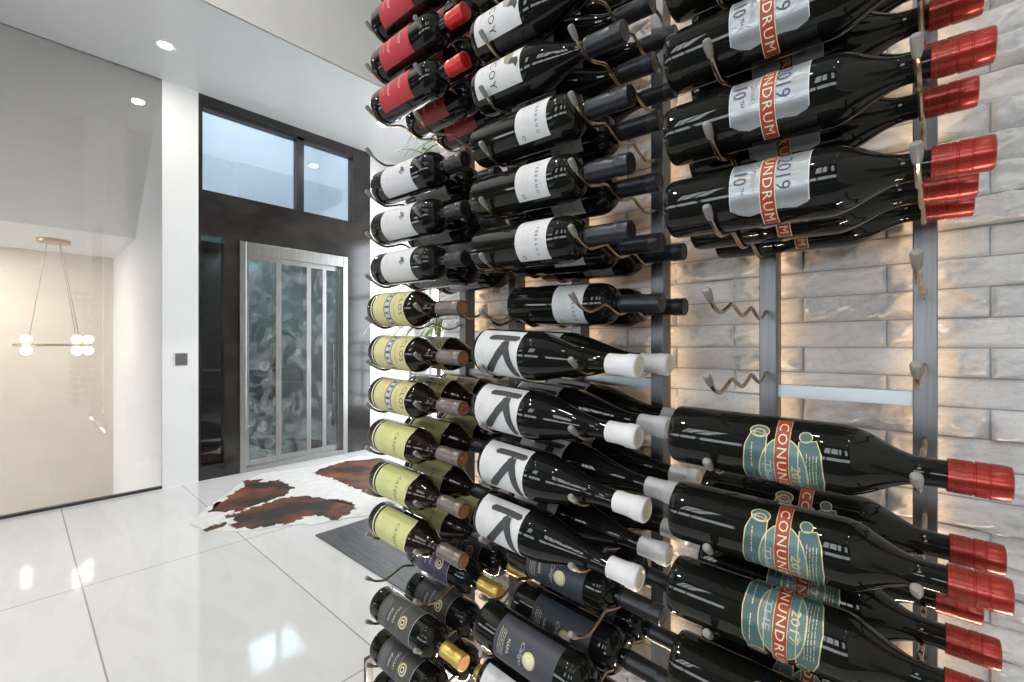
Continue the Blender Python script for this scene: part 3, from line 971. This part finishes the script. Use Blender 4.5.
def mk_lime(R):
    l = Label(R)
    l.rect(-0.052, 0.024, 0.052, 0.028, P_CREAM, 0)
    top = [(-0.052, 0.150), (-0.035, 0.156), (-0.015, 0.146), (0.0, 0.152), (0.02, 0.144), (0.04, 0.150), (0.052, 0.146)]
    l.poly([(0.052, 0.036), (-0.052, 0.036)][::-1] + top[::-1], P_LIME, 0)
    l.line(top, 0.0016, P_CREAM, 2); l.line([(-0.052, 0.036), (0.052, 0.036)], 0.0016, P_CREAM, 2)
    l.ell(0.016, 0.132, 0.014, 0.009, P_YEL, 2)
    l.text('CATENA', 0.0, 0.112, 0.013, P_CHAR, 3, 1.1)
    l.lines(-0.03, 0.03, 0.055, 0.085, 4, P_OLIVE, 2, 0.0006, 15)
    return l.mesh('label')


def mk_medal(R, base):
    l = Label(R)
    l.rect(-0.052, 0.040, 0.052, 0.158, base, 0)
    l.line([(-0.052, 0.112), (0.052, 0.112)], 0.0008, P_GREY, 1)
    l.line([(-0.052, 0.157), (0.052, 0.157)], 0.0012, P_GREY, 1)
    l.ell(-0.001, 0.126, 0.0125, 0.0125, P_GOLD, 2); l.ell(-0.001, 0.126, 0.0085, 0.0085, base, 3); l.ell(-0.001, 0.126, 0.006, 0.006, P_CREAM, 4); l.ell(-0.001, 0.126, 0.0035, 0.0035, P_BLACK, 5)
    l.text('CELLARS', -0.006, 0.096, 0.008, P_WHITE, 2, 1.15)
    l.text('Estate', 0.0, 0.080, 0.009, P_WHITE, 2, 1.0, 1.2, 0.4)
    l.lines(-0.03, 0.03, 0.050, 0.066, 4, P_GREY, 2, 0.0008, 17)
    return l.mesh('label')


# kind: r, L, straight end, neck start, neck r, style, glass, cap style, cap x0, cap r, cap mats, label maker
KINDS = {
    'teal':   (0.0365, 0.294, 0.176, 0.236, 0.0135, 's', M_GLASSBLACK, 'screw', 0.253, 0.0155, (C_RED, C_REDDARK), mk_A_teal),
    'silver': (0.0365, 0.290, 0.170, 0.232, 0.0135, 's', M_GLASSBLACK, 'screw', 0.248, 0.0155, (C_RED, C_REDDARK), mk_A_silver),
    'brushk': (0.0415, 0.300, 0.115, 0.232, 0.0145, 'slope', M_GLASSBLACK, 'wax', 0.252, 0.0155, (C_WHITE, P_CREAM), mk_K),
    'duck':   (0.0395, 0.284, 0.125, 0.210, 0.0140, 'slope', M_GLASSBLACK, 'foil', 0.222, 0.0148, (C_BLACK, C_BLACK), mk_duck),
    'terr':   (0.0370, 0.300, 0.185, 0.222, 0.0140, 'dome', M_GLASSBLACK, 'foil', 0.230, 0.0148, (C_BLACK, C_BLACK), mk_terr),
    'slate':  (0.0385, 0.300, 0.190, 0.222, 0.0140, 'dome', M_GLASSBLACK, 'foil', 0.228, 0.0150, (C_BLACK, C_BLACK), mk_slate),
    'script': (0.0385, 0.300, 0.190, 0.222, 0.0140, 'dome', M_GLASSBLACK, 'foil', 0.228, 0.0150, (C_BLACK, C_BLACK), mk_script),
    'red':    (0.0370, 0.288, 0.180, 0.218, 0.0138, 'dome', M_GLASSBLACK, 'foil', 0.240, 0.0150, (C_BRIGHT, C_BRIGHT), mk_red),
    'glyph':  (0.0375, 0.288, 0.182, 0.216, 0.0138, 'dome', M_GLASSBLACK, 'foil', 0.236, 0.0150, (C_BLACK, C_BLACK), mk_glyph),
    'straw':  (0.0390, 0.290, 0.140, 0.215, 0.0140, 's', M_GLASSBROWN, 'foil', 0.222, 0.0150, (C_TAUPE, C_COPPER), mk_straw),
    'lime':   (0.0390, 0.290, 0.140, 0.215, 0.0140, 's', M_GLASSBROWN, 'foil', 0.222, 0.0150, (C_TAUPE, C_COPPER), mk_lime),
    'limed':  (0.0390, 0.290, 0.140, 0.215, 0.0140, 's', M_GLASSBROWN, 'foil', 0.222, 0.0150, (C_BLACK, C_BLACK), mk_lime),
    'medal':  (0.0375, 0.288, 0.180, 0.214, 0.0138, 'dome', M_GLASSBLACK, 'foil', 0.228, 0.0150, (C_GOLD, C_COPPER), lambda R: mk_medal(R, P_DARK)),
    'purple': (0.0375, 0.288, 0.180, 0.214, 0.0138, 'dome', M_GLASSBLACK, 'foil', 0.228, 0.0150, (C_GOLD, C_COPPER), lambda R: mk_medal(R, P_PURPLE)),
}
BUILT = {}


def kind_meshes(k):
    if k in BUILT:
        return BUILT[k]
    r, Lb, xs_, xn, rn, st, gm, cs, cx, crr, cm, lab = KINDS[k]
    body = MB().lathe_x(body_profile(r, Lb, xs_, xn, rn, st), 40).mesh('bottle_glass', gm)
    cp, mis = cap_profile(cs, cx, Lb, crr)
    capm = MB()
    capm.lathe_x(cp, 32, mis=mis)
    if cs == 'screw':      # printed marks round the skirt
        wsk = (Lb - cx) * 0.4
        for a in range(10):
            a0 = a * 2 * PI / 10
            for (f0, f1, s0, s1) in ((0.0, 0.42, 0.2, 0.28), (0.0, 0.42, 0.72, 0.8), (0.0, 0.07, 0.2, 0.8), (0.35, 0.42, 0.2, 0.8)):
                vs = []
                for aa in (a0 + f0, a0 + f1):
                    for xx in (cx + wsk * s0, cx + wsk * s1):
                        vs.append((xx, -(crr + 0.00012) * math.cos(aa), -(crr + 0.00012) * math.sin(aa)))
                if f1 - f0 > 0.2:
                    vs = []
                    for q in range(5):
                        aa = a0 + f0 + (f1 - f0) * q / 4
                        for xx in (cx + wsk * s0, cx + wsk * s1):
                            vs.append((xx, -(crr + 0.00012) * math.cos(aa), -(crr + 0.00012) * math.sin(aa)))
                    capm.add(vs, [(2 * q, 2 * q + 1, 2 * q + 3, 2 * q + 2) for q in range(4)], 1)
                else:
                    capm.add(vs, [(0, 1, 3, 2)], 1)
    capm = capm.mesh('capsule', list(cm))
    BUILT[k] = (body, capm, lab(r))
    return BUILT[k]


LOOK = {
    'teal': 'red-capped bottle with teal and gold label',
    'silver': 'red-capped bottle with silver anniversary label',
    'brushk': 'white-capped bottle with brushed black K label',
    'duck': 'black-capped bottle with white duck label',
    'terr': 'black-capped bottle with narrow white label',
    'slate': 'black-capped bottle with slate gold-medallion label',
    'script': 'black-capped bottle with white script label',
    'red': 'scarlet-capped bottle with red label',
    'glyph': 'black-capped bottle with plain white label',
    'straw': 'copper-topped bottle with banded straw-yellow label',
    'lime': 'copper-topped bottle with lime-yellow label',
    'limed': 'black-capped bottle with lime-yellow label',
    'medal': 'gold-capped bottle with dark medallion label',
    'purple': 'gold-capped bottle with purple medallion label',
}
GROUPS = {
    'teal': 'teal label bottles', 'silver': 'silver anniversary label bottles', 'brushk': 'brushed K label bottles', 'duck': 'duck label bottles',
    'terr': 'narrow white label bottles', 'slate': 'slate label bottles', 'script': 'script label bottles', 'red': 'red label bottles',
    'glyph': 'plain white label bottles', 'straw': 'straw yellow label bottles', 'lime': 'lime yellow label bottles', 'limed': 'lime yellow label bottles',
    'medal': 'dark medallion label bottles', 'purple': 'dark medallion label bottles'}
XBASE = {'A': -0.236, 'B': -0.583, 'C': -0.930}
# column, row, kinds for (front, middle, rear), x shift of each, label roll in degrees
PLAN = [
    ('A', -1, 'silver silver silver', 0, -25), ('A', 0, 'silver silver silver', 0, -25), ('A', 1, 'silver silver -', 0, -25), ('A', 2, 'silver silver silver', 0, -25),
    ('A', 5, 'teal - -', 0.006, 32), ('A', 6, 'teal teal -', 0.006, 28), ('A', 7, 'teal teal teal', 0.004, -35), ('A', 8, 'teal teal -', 0.006, 25),
    ('B', -3, 'duck duck duck', -0.012, -28), ('B', -2, 'duck duck duck', -0.008, -28), ('B', -1, 'duck duck duck', -0.006, -28),
    ('B', 0, 'terr terr -', -0.012, -10), ('B', 1, 'terr terr -', -0.012, -10), ('B', 2, 'terr terr terr', -0.012, -10), ('B', 3, '- terr terr', -0.006, -5),
    ('B', 4, 'brushk brushk -', 0, 0), ('B', 5, 'brushk brushk brushk', 0, -5), ('B', 6, 'brushk brushk brushk', 0.012, -5), ('B', 7, 'brushk brushk brushk', 0.002, -5),
    ('B', 8, '- slate slate', -0.004, -14), ('B', 9, 'slate slate slate', 0.0, -14), ('B', 10, 'script slate -', 0.004, 0),
    ('C', -4, 'red red red', 0, -20), ('C', -3, 'red red red', 0, -20), ('C', -2, 'red red red', 0, -20),
    ('C', 0, 'glyph glyph -', 0, -10), ('C', 1, 'glyph glyph glyph', 0, -10), ('C', 2, 'glyph glyph glyph', 0, -10),
    ('C', 3, 'straw - -', -0.012, 0), ('C', 4, 'straw straw -', -0.008, 0), ('C', 5, 'straw straw straw', -0.008, 0),
    ('C', 6, 'lime limed limed', -0.01, -5), ('C', 7, 'lime limed -', -0.006, -10), ('C', 8, 'lime limed limed', -0.008, -5),
    ('C', 9, '- purple purple', 0, -30), ('C', 10, 'medal medal -', -0.004, -30), ('C', 11, 'medal medal -', -0.004, -30), ('C', 12, 'purple - -', -0.004, -30),
]
ORD = ['top', 'second', 'third', 'fourth', 'fifth', 'sixth', 'seventh', 'eighth', 'ninth', 'tenth', 'eleventh', 'twelfth', 'thirteenth', 'fourteenth', 'fifteenth', 'sixteenth', 'seventeenth']
SLN = ('front', 'middle', 'rear')
COLN = {'A': 'nearest column', 'B': 'middle column', 'C': 'left column'}
cnt = {}
rb = random.Random(12)
for (c, row, kinds, dx, roll) in PLAN:
    cnt[c] = cnt.get(c, -1) + 1
    ks = kinds.split()
    present = [i for i in range(3) if ks[i] != '-']
    for i in present:
        k = ks[i]
        r, Lb, xs_, xn, rn = KINDS[k][:5]
        xa, xb = POSTS[c]
        # rests on the two wires
        zb = zv(row, c) + 0.0029 + r
        zn = zv(row, c) + (0.015 if c == 'B' else 0.018) + 0.0029 + max(rn, 0.0145 if xb > 0 else rn)
        x0 = XBASE[c] + dx + (rb.uniform(-0.004, 0.004) if i else 0)
        tilt = math.atan2(zb - zn, xb - xa)
        if k == 'teal' and i == 1:
            x0 += 0.007
        zbase = zb + math.tan(tilt) * (xa - x0)
        root = empty('wine_bottle', (x0, SLOT[i], zbase))
        root.rotation_euler = (0, tilt, 0)
        body, capm, lab = kind_meshes(k)
        pos = '%s of row, %s row of %s' % (SLN[i], ORD[cnt[c]], COLN[c])
        tag(root, '%s, %s' % (LOOK[k], pos), 'wine bottle', GROUPS[k])
        g_ = link('bottle_glass', body, root)
        c_ = link('capsule', capm, root)
        l_ = link('label', lab, root)
        l_.rotation_euler = (math.radians(roll + (rb.uniform(-12, 12) if i else rb.uniform(-4, 4))), 0, 0)
        c_.rotation_euler = (rb.uniform(0, 6), 0, 0)

# ------------------------------------------------------------------ other things
# downlight fixtures, those of the added lamps too
for i, (x, y, z) in enumerate(DOWN + ALC):
    d = empty('recessed_downlight', (x, y, z))
    if i >= len(DOWN):
        tag(d, 'added unseen round downlight in the warm low ceiling of the alcove behind the glass', 'light', 'added alcove downlights')
    else:
        tag(d, (('round white recessed downlight in the low ceiling just before the glass pane', 'round downlight in the low ceiling towards the window wall', 'round downlight in the low ceiling before the lift')[i] if z < 4 else 'added unseen round downlight in the high ceiling over the racks'), 'light', 'soffit downlights' if z < 4 else 'added high ceiling downlights')
    MB().lathe_z([(0.047, -0.001), (0.060, -0.006), (0.066, -0.004), (0.068, 0.0), (0.05, 0.0)], 32).build('trim_ring', M_WALL, d)
    MB().lathe_z([(0.0005, -0.003), (0.047, -0.003), (0.048, 0.0)], 32).build('lens', M_LAMP, d)
# light switch
sw = empty('light_switch', (EX + 0.012, 1.0, 1.14), 'dark grey light switch plate on the white pillar left of the lift', 'light switch')
MB().box(0, -0.045, -0.055, 0.008, 0.045, 0.055).build('wall_plate', M_SWITCH, sw, bevel=0.002)
MB().box(0.008, -0.030, -0.022, 0.012, -0.003, 0.022).box(0.008, 0.003, -0.022, 0.012, 0.030, 0.022).build('rocker', M_SWITCH, sw, bevel=0.001)

# chandelier in the alcove: canopy, cables, bar, globes
CX_, CY_, CZ = -7.0, 0.27, SZ
ch = empty('pendant_chandelier', (CX_, CY_, CZ), 'slim brass pendant chandelier with glowing globes hanging behind the glass pane', 'chandelier')
MB().lathe_z([(0.0005, -0.035), (0.13, -0.035), (0.135, -0.030), (0.135, 0.0), (0.0005, 0.0)], 32).build('canopy', M_BRASS, ch)
ZR = 1.27 - CZ
for (ax, ay) in ((-0.21, -0.19), (0.20, 0.20), (-0.19, 0.20)):
    MB().tube([(ax * 0.3, ay * 0.25, -0.034), (ax, ay, ZR)], 0.0035, 6).build('cable', M_CABLE, ch)
ring = [(0.29 * math.sin(a), 0.29 * math.cos(a), ZR) for a in [2 * PI * k / 40 for k in range(41)]]
MB().tube(ring, 0.014, 8, caps=False).build('ring', M_BRASS, ch)
for (ax, ay) in ((-0.20, -0.20), (0.235, 0.17), (0.10, 0.27)):
    for sg in (-1, 1):
        MB().sphere((ax, ay, ZR + sg * 0.062), 0.046).build('globe', M_BULB, ch)

# dark mat
mt = MB().box(-2.96, 1.33, 0.0, -1.3, 2.15, 0.008).build('floor_mat', M_MAT, bevel=0.002)
tag(mt, 'dark grey rectangular mat on the white marble floor beyond the racks', 'mat')

# unseen dark rug added behind the camera to cut floor bounce on the bottles
cr_ = MB().box(-2.2, -3.8, 0.0, 2.0, -0.55, 0.012).build('added_dark_rug', plain('charcoal_blocker', (0.035, 0.035, 0.038), 0.95, 0.2, 60), bevel=0.003)
tag(cr_, 'added unseen charcoal rug behind the camera, cutting the floor bounce', 'rug')

# cowhide rug
M_HIDE = mat('cowhide_fur', (0.75, 0.73, 0.70), 0.85)
add_noise_color(M_HIDE, (0.62, 0.61, 0.59), (0.70, 0.69, 0.675), (1, 1, 1), 14, 6)
M_HIDEB = mat('brown_fur', (0.1, 0.04, 0.02), 0.7)
add_noise_color(M_HIDEB, (0.018, 0.012, 0.009), (0.20, 0.060, 0.018), (1, 1, 1), 3.2, 7, 0.42, 0.66, bump=0.4)


def floor_pt(px, py):   # point of the floor plane, from view angles measured in the photograph
    t = (px - 512) / 446.0
    D = 446.0 * H / (py - 345.0)
    c, s = math.cos(math.radians(42)), math.sin(math.radians(42))
    return (c * t * D - s * D, s * t * D + c * D)


def ragged(pts, amp, sub, seed):
    rr = random.Random(seed)
    out = []
    n = len(pts)
    for i in range(n):
        a, c = Vector(pts[i]), Vector(pts[(i + 1) % n])
        for k in range(sub):
            p = a.lerp(c, k / sub)
            if k:
                p = p + Vector((rr.uniform(-amp, amp), rr.uniform(-amp, amp)))
            out.append((p.x, p.y))
    return out


rug = empty('cowhide_rug', (-3.4, 2.0, 0), 'brown and white cowhide rug lying on the marble floor before the lift', 'rug')
out = [floor_pt(*p) for p in ((204, 510), (190, 524), (205, 531), (240, 532), (290, 526), (322, 524), (345, 519), (372, 516), (392, 506), (404, 492), (404, 468), (392, 458), (360, 456), (318, 466), (262, 474), (240, 484), (222, 498))]


def slab_poly(pts, z0, z1, name, m, parent):
    bm = bmesh.new()
    vs = [bm.verts.new((p[0] + 3.4, p[1] - 2.0, z0)) for p in pts]
    f = bm.faces.new(vs)
    if f.normal.z < 0:
        f.normal_flip()
    ex = bmesh.ops.extrude_face_region(bm, geom=[f])
    for v in ex['geom']:
        if isinstance(v, bmesh.types.BMVert):
            v.co.z = z1
    bmesh.ops.triangulate(bm, faces=bm.faces[:])
    bmesh.ops.recalc_face_normals(bm, faces=bm.faces[:])
    me = bpy.data.meshes.new(name); bm.to_mesh(me); bm.free(); me.materials.append(m)
    return link(name, me, parent)


slab_poly(ragged(out, 0.012, 3, 1), 0.0, 0.006, 'hide', M_HIDE, rug)
PT = [
    [(208, 512), (216, 504), (224, 502), (233, 495), (246, 488), (243, 482), (260, 480), (263, 484), (280, 480), (295, 488), (289, 494), (270, 501), (252, 507), (240, 512), (226, 513), (214, 511)],
    [(225, 517), (240, 514), (262, 505), (276, 501), (292, 497), (310, 497), (330, 500), (346, 502), (355, 506), (350, 512), (338, 521), (324, 516), (302, 518), (290, 524), (262, 528), (240, 529), (232, 526), (236, 520)],
    [(312, 474), (330, 466), (345, 462), (376, 459), (390, 461), (400, 473), (396, 492), (380, 498), (352, 487), (338, 482), (328, 478)],
    [(205, 530), (214, 527), (226, 523), (222, 528), (210, 531)],
]
for i, p in enumerate(PT):
    slab_poly(ragged([floor_pt(*q) for q in p], 0.03, 6, 20 + i), 0.006, 0.009, 'brown_patch', M_HIDEB, rug)

# railing on the far side
ra = empty('stair_railing', (-4.75, 3.35, 0), 'low grey metal railing with horizontal bars between the lift and the plant', 'railing')
for z in (0.55, 0.90, 1.30):
    MB().tube([(0, 0, z), (1.55, 0, z)], 0.014, 8).build('bar', M_RAILING, ra)
for x in (0.0, 0.78, 1.55):
    MB().tube([(x, 0, 0), (x, 0, 1.33)], 0.018, 8).build('post', M_RAILING, ra)

# potted strap-leaved plant
pl = empty('potted_dracaena', (-3.05, 2.45, 0), 'tall potted plant with striped strap leaves behind the left column', 'plant')
MB().lathe_z([(0.0005, 0.0), (0.15, 0.0), (0.16, 0.02), (0.20, 0.36), (0.205, 0.40), (0.19, 0.40), (0.185, 0.34)], 32).build('pot', M_POT, pl)
MB().lathe_z([(0.0005, 0.345), (0.186, 0.345)], 24).build('soil', M_SOIL, pl)
rl_ = random.Random(9)
HEADS = [((0.02, -0.02), (-0.06, 0.05), 1.48), ((-0.05, 0.03), (-0.02, 0.10), 2.75), ((0.05, 0.02), (0.48, -0.05), 2.85)]
for (p0, p1, hz) in HEADS:
    MB().tube([(p0[0], p0[1], 0.34), (p0[0] * 1.4, p0[1] * 1.4, hz * 0.5), (p1[0], p1[1], hz)], [0.022, 0.018, 0.014], 10).build('cane', M_TRUNK, pl)
    lf = MB()
    for k in range(34):
        a = rl_.uniform(0, 2 * PI)
        ln = rl_.uniform(0.50, 0.88)
        e0 = rl_.uniform(0.35, 1.25)
        d = Vector((math.cos(a), math.sin(a), 0)); sd = Vector((-math.sin(a), math.cos(a), 0))
        p = Vector((p1[0], p1[1], hz - rl_.uniform(0, 0.12)))
        n = 9
        rows_ = []
        e = e0
        for q in range(n + 1):
            t = q / n
            w = 0.020 * (math.sin(PI * min(1, 0.12 + t * 0.88)) ** 0.7) + 0.001
            rows_.append((p - sd * w, p - sd * w * 0.55, p + Vector((0, 0, -0.003)), p + sd * w * 0.55, p + sd * w))
            p = p + (d * math.cos(e) + Vector((0, 0, math.sin(e)))) * (ln / n)
            e -= (e0 + 1.35) / n
        vs = [v for rw in rows_ for v in rw]
        for q in range(n):
            for j in range(4):
                b0 = q * 5 + j
                lf.add([vs[b0], vs[b0 + 1], vs[b0 + 6], vs[b0 + 5]], [(0, 1, 2, 3)], 1 if j in (0, 3) else 0, True)
    lf.build('foliage', [M_LEAF, M_LEAFEDGE], pl)
